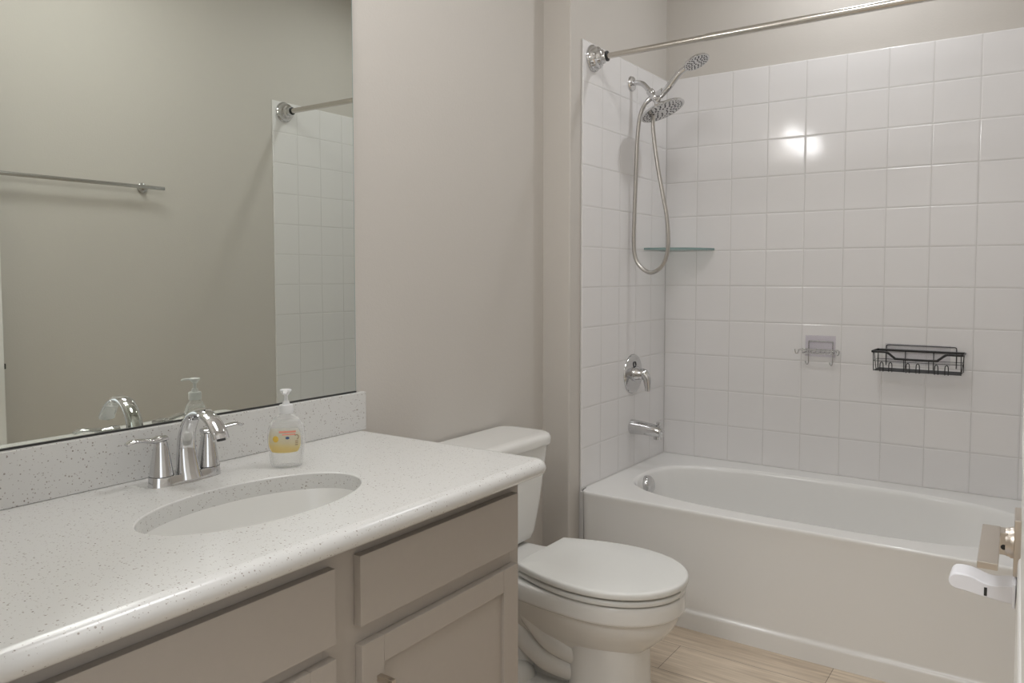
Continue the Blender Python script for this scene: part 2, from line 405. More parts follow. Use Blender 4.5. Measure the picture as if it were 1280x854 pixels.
# ---------------------------------------------------------------- the bathtub
DZ = .4175
def build_tub():
    root = empty_at('bathtub', (W / 2, -.39, 0), 'white alcove bathtub with flat apron against tiled walls', 'bathtub')
    bm = bmesh.new(); n = 160
    def outer(t, z, x0=.0, x1=W, y0=-.735, y1=-.001):
        # points of the deck rectangle at the angles of the opening
        cx, cy = .78, -.40; dx, dy = math.cos(t), math.sin(t)
        s = min(((x1 - cx) / dx if dx > 1e-9 else (x0 - cx) / dx if dx < -1e-9 else 1e9), ((y1 - cy) / dy if dy > 1e-9 else (y0 - cy) / dy if dy < -1e-9 else 1e9))
        return Vector((cx + dx * s, cy + dy * s, z))
    def opening(t, z, ins_l, ins_r, ins_f, ins_b, pw):
        x0, x1, y0, y1 = .085 + ins_l, 1.435 - ins_r, -.715 + ins_f, -.095 - ins_b
        cx, cy, a, b = (x0 + x1) / 2, (y0 + y1) / 2, (x1 - x0) / 2, (y1 - y0) / 2
        c, s = math.cos(t), math.sin(t)
        r = (abs(c) ** pw + abs(s) ** pw) ** (-1 / pw)
        return Vector((cx + a * r * c, cy + b * r * s, z))
    # opening angles chosen on the ellipse parameter; deck points follow the true direction
    T = [2 * PI * k / n for k in range(n)]
    ring_open = [opening(t, DZ, 0, 0, 0, 0, 3.0) for t in T]
    # deck points: same direction as each opening point, corners snapped
    cx, cy = .78, -.40
    deck = []
    for p in ring_open: deck.append(outer(math.atan2(p.y - cy, p.x - cx), DZ))
    for c in ((0, -.001), (W, -.001), (0, -.735), (W, -.735)):
        k = min(range(n), key=lambda i: (deck[i].x - c[0]) ** 2 + (deck[i].y - c[1]) ** 2); deck[k] = Vector((c[0], c[1], DZ))
    rings = [deck, ring_open]
    for z, il, ir, i_f, ib, pw in ((DZ - .0006, .004, .004, .0014, .004, 3.0), (DZ - .0025, .009, .010, .0032, .009, 3.0), (DZ - .0065, .0135, .016, .0050, .0135, 3.0), (DZ - .014, .0165, .022, .0070, .0165, 3.0), (DZ - .025, .0185, .028, .0090, .0185, 3.0),
                                    (.36, .024, .05, .016, .024, 3.0), (.28, .038, .11, .036, .034, 3.1), (.2, .055, .17, .05, .048, 3.2),
                                    (.14, .075, .215, .065, .062, 3.2), (.105, .10, .25, .085, .082, 3.0), (.09, .14, .29, .12, .118, 2.8), (.085, .22, .36, .18, .18, 2.6)):
        rings.append([opening(t, z, il, ir, i_f, ib, pw) for t in T])
    add_loft(bm, rings, False, True)
    # apron: tight rim, flat skirt, toe ledge; the front bows out a little and its corners are rounded
    prof = [(-.735, DZ), (-.7795, DZ), (-.7825, DZ - .0008), (-.7848, DZ - .003), (-.786, DZ - .007), (-.786, DZ - .013), (-.7845, DZ - .022), (-.783, DZ - .04), (-.780, .30), (-.7765, .074),
            (-.7768, .069), (-.779, .0645), (-.7825, .062), (-.7848, .058), (-.7855, .053), (-.785, .0)]
    half = [(.010, .036), (.0105, .026), (.013, .016), (.018, .0085), (.026, .003), (.036, .0008), (.05, 0), (.2, -.001), (.4, -.003), (.6, -.005), (.76, -.006)]
    plan = half + [(W - x, d) for x, d in reversed(half[:-1])]
    add_loft(bm, [[Vector((x, y + (d if i else 0), z)) for i, (y, z) in enumerate(prof)] for x, d in plan], False, False, closed=False)
    bmesh.ops.remove_doubles(bm, verts=bm.verts, dist=1e-5)
    obj('tub_shell', bm, M['tub'], root, angle=30)
    # overflow cover on the sloped end wall, drain in the floor
    m = frame_to((.104, -.41, .372), (1, 0, .22))
    bm = bmesh.new(); add_lathe(bm, [(.037, -.008), (.037, .010), (.0345, .020), (.028, .026), (.012, .0285), (0, .029)], m, 40)
    obj('overflow_cover', bm, M['chrome'], root, label='chrome overflow cover')
    bm = bmesh.new(); add_lathe(bm, [(.036, .084), (.036, .088), (.030, .090), (.012, .089), (0, .092)], Matrix.Translation((.36, -.405, 0)), 32)
    obj('drain', bm, M['chrome'], root, label='chrome drain')
    return root
build_tub()

# ---------------------------------------------------------------- the vanity cabinet
VY1, VY0 = -1.818, -2.975
def panel_front(y0, y1, z0, z1, shaker, xb=.427, xf=.445):
    bm = bmesh.new()
    if not shaker:
        add_box(bm, xb, xf, y0, y1, z0, z1, bev=.0015, seg=2); return bm
    st, rl = .057, .052
    add_box(bm, xb, xf, y0, y0 + st, z0, z1, bev=.0012); add_box(bm, xb, xf, y1 - st, y1, z0, z1, bev=.0012)
    add_box(bm, xb, xf - .0002, y0 + st + .0003, y1 - st - .0003, z1 - rl, z1 - .0003, bev=.0014); add_box(bm, xb, xf - .0002, y0 + st + .0003, y1 - st - .0003, z0 + .0003, z0 + rl, bev=.0014)
    add_box(bm, xb, xf - .008, y0 + st - .002, y1 - st + .002, z0 + rl - .002, z1 - rl + .002)
    return bm
def bar_pull(parent, y, z0, z1):
    bm = bmesh.new(); X = .477
    add_box(bm, X - .005, X + .005, y - .0055, y + .0055, z0, z1, bev=.0015)
    for z in (z0 + .006, z1 - .006): add_box(bm, .443, X, y - .0055, y + .0055, z - .006, z + .006, bev=.001)
    obj('handle', bm, M['nickel'], parent, label='brushed nickel bar handle')
def build_vanity():
    root = empty_at('vanity_cabinet', (.15, -2.4, 0), 'taupe painted vanity cabinet under the speckled white countertop', 'cabinet')
    bm = bmesh.new()
    add_box(bm, XW + .001, .408, VY0, VY1, .10, .592)                       # box
    add_box(bm, XW + .001, -.02, VY0, VY1, .592, .757); add_box(bm, XW + .001, .408, VY1 - .018, VY1, .592, .757); add_box(bm, XW + .001, .408, VY0, VY0 + .018, .592, .757)
    add_box(bm, XW + .001, .365, VY0 + .005, VY1 - .005, 0, .101)             # plinth behind the toe space
    obj('body', bm, M['cabinet'], root, smooth=False)
    bm = bmesh.new(); xf = .427                                                # face frame
    for y0, y1 in ((VY1 - .036, VY1), (-2.418, -2.328), (VY0, VY0 + .036)): add_box(bm, .407, xf, y0, y1, .10, .757)
    for z0, z1 in ((.715, .757), (.545, .60), (.10, .14)): add_box(bm, .407, xf - .0003, VY0 + .03, VY1 - .03, z0, z1)
    obj('face_frame', bm, M['cabinet'], root, smooth=False)
    obj('drawer_front', panel_front(-2.345, -1.8425, .592, .722, False), M['cabinet'], root)
    d = obj('door', panel_front(-2.3425, -1.8425, .125, .5565, True), M['cabinet'], root, angle=20); bar_pull(d, -2.300, .345, .487)
    obj('drawer_front', panel_front(-2.953, -2.4035, .584, .718, False), M['cabinet'], root)
    d = obj('door', panel_front(-2.953, -2.4035, .125, .5585, True), M['cabinet'], root, angle=20); bar_pull(d, -2.915, .345, .487)
build_vanity()

# ---------------------------------------------------------------- countertop with backsplash, basin
CT = .798
SK = (.2197, -2.387, .131, .233)     # basin cut-out: centre x, y and half axes
def build_counter():
    root = empty_at('countertop', (.18, -2.39, .758), 'speckled white quartz countertop with rounded front edge and oval cut-out', 'countertop')
    x0, x1, y0, y1 = XW, .497, YF, -1.782
    n = 8
    def loop(ins, z, r=.03): return rrect(x0 + (ins if False else 0), x1 - ins, y0, y1 - ins, max(r - ins, .004), z, n)
    th = .040; R = .020
    bm = bmesh.new(); rings = []
    k = 10
    rings.append(loop(.024, CT - th, .032))
    for i in range(k + 1):
        a = -PI / 2 + PI * i / k
        rings.append(loop(.022 - .022 * math.cos(a), CT - R + R * math.sin(a), .032))
    # top: triangulate between the outer loop and the cut-out by direction
    m = len(rings[0])
    dens = []
    outer = rings[-1]
    big = []
    for i in range(m):
        a, b = outer[i], outer[(i + 1) % m]
        L = (b - a).length; s = max(1, int(L / .03))
        for q in range(s): big.append(a.lerp(b, q / s))
    vr = add_loft(bm, rings, True, False)
    ring_big = [bm.verts.new(p) for p in big]
    cx, cy, ax, ay = SK
    ell = []
    for p in big:
        t = math.atan2((p.y - cy) / ay, (p.x - cx) / ax); ell.append(Vector((cx + ax * math.cos(t), cy + ay * math.sin(t), CT)))
    # refine: cut-out ring smoothed by equal spacing in parameter while keeping order
    def ering(sx, z): return [bm.verts.new((cx + (e.x - cx) * (1 + sx / ax), cy + (e.y - cy) * (1 + sx / ay), z)) for e in ell]
    chain = [ring_big, ering(.003, CT), ering(.0009, CT - .0009), ering(0, CT - .003), ering(0, CT - th + .006)]
    nb = len(big)
    for A, B in zip(chain, chain[1:]):
        for i in range(nb):
            j = (i + 1) % nb; bm.faces.new((A[i], A[j], B[j], B[i]))
    bmesh.ops.remove_doubles(bm, verts=bm.verts, dist=2e-4)
    bmesh.ops.delete(bm, geom=[f for f in bm.faces if f.normal.z < -.99 and f.calc_area() > .05], context='FACES')
    bm.normal_update()
    for e in bm.edges:
        if len(e.link_faces) == 2 and (abs(e.link_faces[0].normal.z) > .9995) != (abs(e.link_faces[1].normal.z) > .9995): e.smooth = False
    obj('worktop', bm, M['quartz'], root, angle=50)
    bm = box(XW + .0005, -.104, YF + .001, -1.780, CT + .0002, .9035, bev=.0025)
    thing(obj('backsplash', bm, M['quartz'], origin=(XW, -2.39, CT)), 'low speckled quartz backsplash along the wall below the mirror', 'backsplash')
build_counter()
def build_sink():
    root = empty_at('sink_basin', (SK[0], SK[1], .62), 'white oval undermount sink basin set into the countertop', 'sink')
    cx, cy, ax, ay = SK; n = 72
    def ring(g, z, dx=0): return [Vector((cx + dx + (ax + g) * math.cos(2 * PI * k / n), cy + (ay + g) * math.sin(2 * PI * k / n), z)) for k in range(n)]
    zt = CT - .034
    bm = bmesh.new()
    prof = [(.028, zt - .012), (.028, zt), (.006, zt), (.0002, zt), (-.001, zt - .003), (-.004, zt - .012), (-.010, zt - .035), (-.022, zt - .07), (-.042, zt - .10), (-.066, zt - .118), (-.09, zt - .126), (-.105, zt - .129)]
    rings = [ring(g, z) for g, z in prof]
    rings.append([Vector((cx + .022 * math.cos(2 * PI * k / n), cy + .022 * math.sin(2 * PI * k / n), zt - .131)) for k in range(n)])
    # outer shell
    back = [ring(-.080, zt - .142), ring(-.03, zt - .115), ring(-.005, zt - .05), ring(.008, zt - .012)]
    add_loft(bm, back + rings, True, True)
    obj('bowl', bm, M['porcelain'], root, angle=50)
    bm = bmesh.new(); add_lathe(bm, [(.026, zt - .133), (.026, zt - .129), (.021, zt - .1275), (.018, zt - .130), (.016, zt - .126), (0, zt - .1245)], Matrix.Translation((cx, cy, 0)), 32)
    obj('drain', bm, M['chrome'], root, label='chrome drain')
build_sink()

# ---------------------------------------------------------------- mirror
def build_mirror():
    root = empty_at('wall_mirror', (XW, -2.4, .906), 'large frameless wall mirror standing on the backsplash', 'mirror')
    bm = box(XW + .0005, XW + .0055, YF + .01, -1.806, .9072, 2.02)
    obj('glass', bm, M['mirror'], root, smooth=False)
    bm = box(XW + .0004, XW + .0085, YF + .01, -1.806, .9036, .9076)
    obj('bottom_channel', bm, M['dark_channel'], root, smooth=False, label='thin dark metal channel')
    bm = box(XW + .0005, XW + .0050, -1.806, -1.8040, .908, 2.02)
    obj('edge', bm, M['shelf_edge'], root, smooth=False, label='grey glass edge')
build_mirror()

# ---------------------------------------------------------------- faucet
def build_faucet():
    FX, FY = -.028, -2.380
    root = empty_at('faucet', (FX, FY, CT), 'chrome two-handle faucet with arched spout behind the oval basin', 'faucet')
    # low deck plate flaring into the two handle bodies
    bm = bmesh.new()
    def plate(g, z, waist=.0):
        out = []
        for k in range(96):
            t = 2 * PI * k / 96; c, sn = math.cos(t), math.sin(t)
            py = .079 * math.copysign(abs(sn) ** .55, sn); px = .0255 * math.copysign(abs(c) ** .75, c)
            out.append(Vector((FX + px * (1 + g / .0255), FY + py * (1 + g / .079), z)))
        return out
    add_loft(bm, [plate(.0005, CT), plate(0, CT + .002), plate(-.0016, CT + .0165), plate(-.0028, CT + .0195), plate(-.010, CT + .0202)], True, True)
    obj('deck_plate', bm, M['chrome'], root)
    for s in (-1, 1):
        y = FY + s * .0535
        bm = bmesh.new()
        add_lathe(bm, [(.0235, .0200), (.0232, .0225), (.0205, .040), (.0168, .062), (.0140, .080), (.0130, .088), (.0118, .0905), (0, .091)], Matrix.Translation((FX, y, CT)), 36)
        h = obj('handle', bm, M['chrome'], root)
        bm = bmesh.new(); add_lathe(bm, [(.0238, .0196), (.0238, .0207)], Matrix.Translation((FX, y, CT)), 36); obj('joint_ring', bm, M['slot'], h, label='dark joint line')
        bm = bmesh.new()
        path = smooth_path([(FX - .002, y - s * .012, CT + .0950), (FX, y + s * .004, CT + .0945), (FX + .003, y + s * .022, CT + .0945), (FX + .006, y + s * .044, CT + .0990), (FX + .009, y + s * .064, CT + .1005), (FX + .010, y + s * .077, CT + .0965)], 6)
        add_sweep(bm, path, [(.0105, .0055), (.0125, .0075), (.0095, .0055), (.0095, .0042), (.0105, .0044), (.0065, .0030)], 20, up=(0, 0, 1))
        obj('lever', bm, M['chrome'], h)
    # spout: broad blade rising, arching over and ending in an open trough tip
    bm = bmesh.new()
    path = smooth_path([(FX + .012, FY, CT + .004), (FX + .008, FY, CT + .030), (FX + .005, FY, CT + .070), (FX + .012, FY, CT + .108), (FX + .034, FY, CT + .138), (FX + .064, FY, CT + .147), (FX + .095, FY, CT + .135), (FX + .117, FY, CT + .112), (FX + .124, FY, CT + .099)], 8)
    rad = [(.0275, .0225), (.0235, .0180), (.0190, .0140), (.0175, .0115), (.0172, .0095), (.0172, .0085), (.0176, .0085), (.0182, .0092), (.0182, .0094)]
    add_sweep(bm, path, rad, 28, up=(1, 0, .01), power=2.3)
    sp = obj('spout', bm, M['chrome'], root)
    bm = bmesh.new(); add_lathe(bm, [(.0085, 0), (.0085, .004), (0, .0042)], frame_to((FX + .124, FY, CT + .100), (.25, 0, -1)), 24)
    obj('aerator', bm, M['nozzle'], sp, label='dark aerator')
build_faucet()

# ---------------------------------------------------------------- soap bottle
def build_bottle():
    ox, oy = .052, -2.183
    root = empty_at('soap_bottle', (ox, oy, CT), 'clear pump bottle of hand soap with a yellow label by the basin', 'soap bottle')
    vx = Vector((1.397, -1.141, 0)).normalized(); vy = Vector((-vx.y, vx.x, 0))      # towards the room / across
    def ring(a, b, z, pw=2.3, n=56):
        out = []
        for k in range(n):
            t = 2 * PI * k / n; c, s = math.cos(t), math.sin(t); r = (abs(c) ** pw + abs(s) ** pw) ** (-1 / pw)
            out.append(Vector((ox, oy, CT + z)) + vx * (b * r * c) + vy * (a * r * s))
        return out
    prof = [(.028, .017, .0008), (.0325, .021, .0025), (.0350, .0225, .010), (.0375, .0235, .030), (.0405, .0245, .056), (.0410, .0245, .070), (.0385, .0235, .088), (.0320, .0205, .103), (.0230, .0165, .112), (.0150, .0130, .1165), (.0128, .0122, .120), (.0126, .0122, .124)]
    bm = bmesh.new(); add_loft(bm, [ring(*p) for p in prof], True, True)
    obj('bottle_body', bm, M['bottle'], root, angle=60)
    bm = bmesh.new(); pl = [(p[0] * .90, p[1] * .88, p[2] + .003 if i == 0 else p[2]) for i, p in enumerate(prof[:8])]
    add_loft(bm, [ring(*p) for p in pl], True, True)
    liq = clear_plastic('clear_soap', (.99, .99, .98, 1), .10, .15)
    obj('liquid_soap', bm, liq, root, angle=60)
    # label wraps the face
    def surf(u, z, off):
        # point on the front face at across-distance u and height z
        for q in range(len(prof) - 1):
            if prof[q][2] <= z <= prof[q + 1][2]:
                f = (z - prof[q][2]) / (prof[q + 1][2] - prof[q][2]); a = prof[q][0] + (prof[q + 1][0] - prof[q][0]) * f; b = prof[q][1] + (prof[q + 1][1] - prof[q][1]) * f; break
        pw = 2.3; x = max(0, 1 - abs(u / a) ** pw) ** (1 / pw) * b
        return Vector((ox, oy, CT + z)) + vx * (x + off) + vy * u
    def patch(bm, cu, cz, w_, h_, off, nu=16, nv=10, shape=None, mi=0, th=.0004):
        grid = []
        for j in range(nv + 1):
            row = []
            for i in range(nu + 1):
                a, b = -1 + 2 * i / nu, -1 + 2 * j / nv
                if shape == 'oval':
                    r = max(abs(a), abs(b)); l = math.hypot(a, b)
                    if l > 0: a, b = a * r / l, b * r / l
                if shape == 'label':
                    a *= (1 - .16 * max(0, b) ** 2 - .22 * max(0, -b) ** 3); b *= (1 - .10 * a * a)
                row.append(bm.verts.new(surf(cu + a * w_ / 2, cz + b * h_ / 2, off)))
            grid.append(row)
        for j in range(nv):
            for i in range(nu):
                f = bm.faces.new((grid[j][i], grid[j][i + 1], grid[j + 1][i + 1], grid[j + 1][i])); f.material_index = mi
    bm = bmesh.new(); patch(bm, -.004, .063, .069, .056, .0006, shape='label')
    bmesh.ops.solidify(bm, geom=bm.faces[:], thickness=.0002)
    lb = obj('label', bm, M['label'], root, label='white and yellow paper label')
    bm = bmesh.new()
    patch(bm, .002, .0815, .036, .0042, .0010, 10, 2); patch(bm, .005, .0755, .028, .0028, .0010, 10, 2)
    obj('print', bm, M['label_red'], lb, label='coral red print lines')
    bm = bmesh.new(); patch(bm, .002, .0680, .0085, .0058, .0010, 10, 8, 'oval')
    lo = obj('logo', bm, M['label_blue'], lb, label='small blue oval emblem')
    bm = bmesh.new(); patch(bm, -.023, .066, .012, .014, .0010, 8, 8, 'oval')
    obj('flower_print', bm, M['label_yellow'], lb, label='yellow blossom print')
    bm = bmesh.new()
    for k in range(9):
        t = -1.2 + k * .42; patch(bm, .021 + .0045 * math.cos(t), .069 + .005 * math.sin(t), .0018, .0018, .0010, 2, 2)
    for k in range(3): patch(bm, .021, .060 - .004 * k, .006, .0015, .0010, 3, 1)
    obj('side_print', bm, M['label_brown'], lb, label='small brown print')
    # pump: collar, stem, head with nozzle
    bm = bmesh.new(); T = Matrix.Translation((ox, oy, CT))
    add_lathe(bm, [(.0150, .1195), (.0155, .121), (.0155, .136), (.0140, .1385), (.0085, .1395), (.0070, .146), (.0060, .147)], T, 36)
    obj('collar', bm, M['pump'], root)
    bm = bmesh.new(); add_lathe(bm, [(.0042, .146), (.0042, .160), (.0055, .163)], T, 24)
    add_lathe(bm, [(.0060, .1605), (.0105, .1665), (.0125, .1690), (.0125, .1715), (.0100, .1728), (0, .1732)], T, 30)
    nd = Vector((.72, -.69, 0))
    a = Vector((ox, oy, CT + .1690)); path = [a, a + nd * .014 + Vector((0, 0, .0005)), a + nd * .026, a + nd * .031 + Vector((0, 0, -.003))]
    add_sweep(bm, smooth_path(path, 4), [(.006, .0032), (.0048, .0030), (.0038, .0028), (.0034, .0024)], 16)
    obj('pump_head', bm, M['pump'], root)
build_bottle()

# ---------------------------------------------------------------- toilet
TYC = -1.325
def build_toilet():
    root = empty_at('toilet', (.30, TYC, 0), 'white two-piece toilet with closed lid between vanity and bathtub', 'toilet')
    def egg(xb, xm, xt, hb, hw, z, nf=26, nr=12, pf=2.0, cr=.0):
        """outline: straight back at xb (half width hb), widest hw at xm, tip xt; runs from back -y side round the tip."""
        pts = []
        for k in range(nr):
            f = k / nr; s = math.sin(f * PI / 2)
            pts.append((xb + (xm - xb) * f, hb + (hw - hb) * s))
        for k in range(nf + 1):
            t = PI / 2 * k / nf; c, s = abs(math.cos(t)), abs(math.sin(t)); r = (c ** pf + s ** pf) ** (-1 / pf)
            pts.append((xm + (xt - xm) * r * s, hw * r * c))
        left = [Vector((x, TYC - y, z)) for x, y in pts]
        right = [Vector((x, TYC + y, z)) for x, y in reversed(pts[:-1])]
        return left + right
    # ---- bowl: rim band, bowl underside, front column, trapway, foot
    bm = bmesh.new()
    E = lambda g, z, xb=.02, hb=.125: egg(xb, .41, .634 + g, hb + g * .5, .182 + g, z, pf=2.1)
    rings = [E(-.012, .3395), E(-.004, .3385), E(0, .334), E(.001, .322), E(.001, .296), E(-.001, .290), E(-.006, .2855), E(-.016, .283)]
    for g, z, xt, hw, xm, hb in ((0, .265, .618, .163, .41, .115), (0, .240, .606, .152, .405, .105), (0, .212, .583, .134, .395, .095), (0, .187, .556, .115, .385, .085), (0, .168, .532, .096, .38, .078), (0, .15, .510, .086, .37, .07), (0, .13, .48, .07, .36, .06)):
        rings.append(egg(.06, xm, xt, hb, hw, z, pf=2.1))
    add_loft(bm, rings, True, True)
    # front column
    def col(x0, x1, hw, z, pw=2.6, n=56):
        out = []; cx, a = (x0 + x1) / 2, (x1 - x0) / 2
        for k in range(n):
            t = 2 * PI * k / n; c, s = math.cos(t), math.sin(t); r = (abs(c) ** pw + abs(s) ** pw) ** (-1 / pw)
            out.append(Vector((cx + a * r * c, TYC + hw * r * s, z)))
        return out
    add_loft(bm, [col(.300, .520, .104, .215), col(.305, .527, .104, .165), col(.306, .528, .105, .12), col(.304, .530, .107, .06), col(.300, .533, .111, .02), col(.298, .536, .114, 0)], True, True)
    # foot slab running back to the floor flange
    add_loft(bm, [col(.05, .50, .120, 0, 3.4), col(.05, .50, .120, .018, 3.4), col(.055, .49, .116, .026, 3.4), col(.06, .48, .106, .030, 3.4)], True, True)
    # core behind the column
    add_loft(bm, [col(.06, .42, .058, .02, 3), col(.04, .42, .062, .16, 3), col(.00, .42, .10, .30, 3)], True, True)
    # trapway relief on both flanks
    for s in (-1, 1):
        y = TYC + s * .060
        p = smooth_path([(.10, y + s * .030, .318), (.165, y + s * .026, .262), (.215, y + s * .016, .205), (.275, y + s * .006, .150), (.40, y - s * .02, .110)], 8)
        add_sweep(bm, p, [(.040, .034), (.044, .038), (.044, .040), (.042, .040), (.036, .036)], 20, up=(0, 0, 1))
        p = smooth_path([(.075, y + s * .016, .29), (.105, y + s * .016, .215), (.155, y + s * .010, .150), (.215, y + s * .008, .108), (.27, y + s * .004, .085), (.38, y - s * .02, .065)], 8)
        add_sweep(bm, p, [(.030, .032), (.036, .036), (.040, .038), (.040, .038), (.034, .034)], 20, up=(0, 0, 1))
        p = smooth_path([(.08, y, .16), (.115, y, .09), (.15, y - s * .004, .03)], 8)
        add_sweep(bm, p, [(.030, .040), (.036, .048), (.040, .055)], 20, up=(1, 0, 0))
    # rear deck under the tank
    add_loft(bm, [rrect(-.105, .20, TYC - .125, TYC + .125, .03, .262), rrect(-.108, .21, TYC - .140, TYC + .140, .03, .285), rrect(-.108, .215, TYC - .143, TYC + .143, .03, .332), rrect(-.104, .211, TYC - .139, TYC + .139, .028, .3385)], True, True)
    obj('bowl', bm, M['porcelain'], root, angle=45)
    for s in (-1, 1):
        bm = bmesh.new(); add_lathe(bm, [(.046, .018), (.045, .030), (.041, .046), (.032, .060), (.018, .0675), (0, .070)], Matrix.Translation((.165, TYC + s * .092, 0)), 36)
        obj('bolt_cap', bm, M['seat'], root)
    # ---- seat and lid
    S = lambda g, z: egg(.178 - g * .6, .41, .636 + g, .128 + g * .5, .188 + g, z, pf=2.1)
    bm = bmesh.new(); add_loft(bm, [S(-.007, .3440), S(-.001, .3450), S(0, .349), S(0, .354), S(-.0015, .3578), S(-.008, .3592)], True, True)
    st = obj('seat', bm, M['seat'], root, angle=60)
    bm = bmesh.new()
    add_box(bm, .615, .633, TYC - .008, TYC + .008, .3380, .3440, bev=.001)
    obj('bumper', bm, M['seat'], st)
    L = lambda g, z: egg(.176 - g * .6, .41, .641 + g, .136 + g * .5, .193 + g, z, pf=2.1)
    bm = bmesh.new(); add_loft(bm, [L(-.010, .3650), L(-.002, .3655), L(0, .3680), L(0, .376), L(-.001, .3805), L(-.0035, .3836), L(-.010, .3858), L(-.05, .3878), L(-.10, .3888)], True, True)
    ld = obj('lid', bm, M['seat'], root, angle=60)
    bm = bmesh.new(); add_box(bm, .622, .638, TYC - .012, TYC + .012, .3600, .3650, bev=.001)
    obj('bumper', bm, M['seat'], ld)
    for s in (-1, 1):
        bm = bmesh.new(); y = TYC + s * .075
        add_box(bm, .150, .190, y - .022, y + .022, .337, .366, bev=.007, seg=3)
        obj('hinge', bm, M['seat'], root)
    # ---- tank and tank lid
    bm = bmesh.new()
    def tk(hw, xf, z, r, xb=-.112): return rrect(xb, xf, TYC - hw, TYC + hw, r, z, 8)
    add_loft(bm, [tk(.150, .000, .341, .03, -.09), tk(.172, .030, .344, .04, -.10), tk(.186, .046, .356, .045), tk(.191, .053, .380, .046), tk(.205, .064, .47, .048), tk(.222, .074, .60, .05), tk(.230, .079, .668, .05)], True, True)
    tn = obj('tank', bm, M['porcelain'], root, angle=50)
    bm = bmesh.new()
    def tl(g, z): return rrect(-.114, .090 + g, TYC - .242 - g, TYC + .242 + g, .062 + g, z, 10)
    add_loft(bm, [tl(-.010, .664), tl(-.002, .665), tl(0, .669), tl(.001, .684), tl(-.001, .692), tl(-.006, .6985), tl(-.016, .7020), tl(-.035, .7035)], True, True)
    obj('tank_lid', bm, M['porcelain'], root, angle=50)
    bm = bmesh.new(); add_lathe(bm, [(.014, 0), (.014, .006), (.008, .010), (.007, .018)], frame_to((.075, TYC - .155, .62), (1, 0, 0)), 24)
    add_sweep(bm, [(.092, TYC - .158, .62), (.095, TYC - .13, .617), (.094, TYC - .085, .612)], [(.006, .009), (.005, .008), (.004, .009)], 14, up=(0, 0, 1))
    obj('flush_lever', bm, M['chrome'], tn, label='chrome flush lever')
build_toilet()

# ---------------------------------------------------------------- shower fittings on the plumbing wall
def build_rod():
    RY, RZ = -.690, 2.036
    root = empty_at('shower_curtain_rod', (W / 2, RY, RZ), 'straight brushed steel curtain rod spanning above the bathtub', 'curtain rod')
    bm = bmesh.new(); add_sweep(bm, [(.055, RY, RZ), (.45, RY, RZ + .003)], .0108, 24); obj('rod_tube', bm, M['steel_rod'], root, label='thinner inner tube')
    bm = bmesh.new(); add_sweep(bm, [(.44, RY, RZ + .003), (W - .05, RY, RZ + .006)], .0128, 24); obj('rod_tube', bm, M['steel_rod'], root, label='thicker outer tube')
    for x, s, z in ((0.0, 1, RZ), (W, -1, RZ + .006)):
        bm = bmesh.new()
        add_lathe(bm, [(.050, 0), (.0505, .004), (.049, .008), (.0445, .011), (.0425, .020), (.039, .027), (.030, .031), (.0275, .038), (.026, .043), (.021, .046), (.0195, .056), (.018, .060), (.0125, .061)], frame_to((x, RY, z), (s, 0, 0)), 48)
        fl = obj('flange', bm, M['chrome'], root, label='stepped chrome flange')
        bm = bmesh.new(); add_lathe(bm, [(.0150, .0600), (.0190, .0602), (.0190, .0635), (.0135, .0655), (.0125, .0655)], frame_to((x, RY, z), (s, 0, 0)), 32)
        obj('gasket', bm, M['black'], fl, label='black rubber ring')
build_rod()

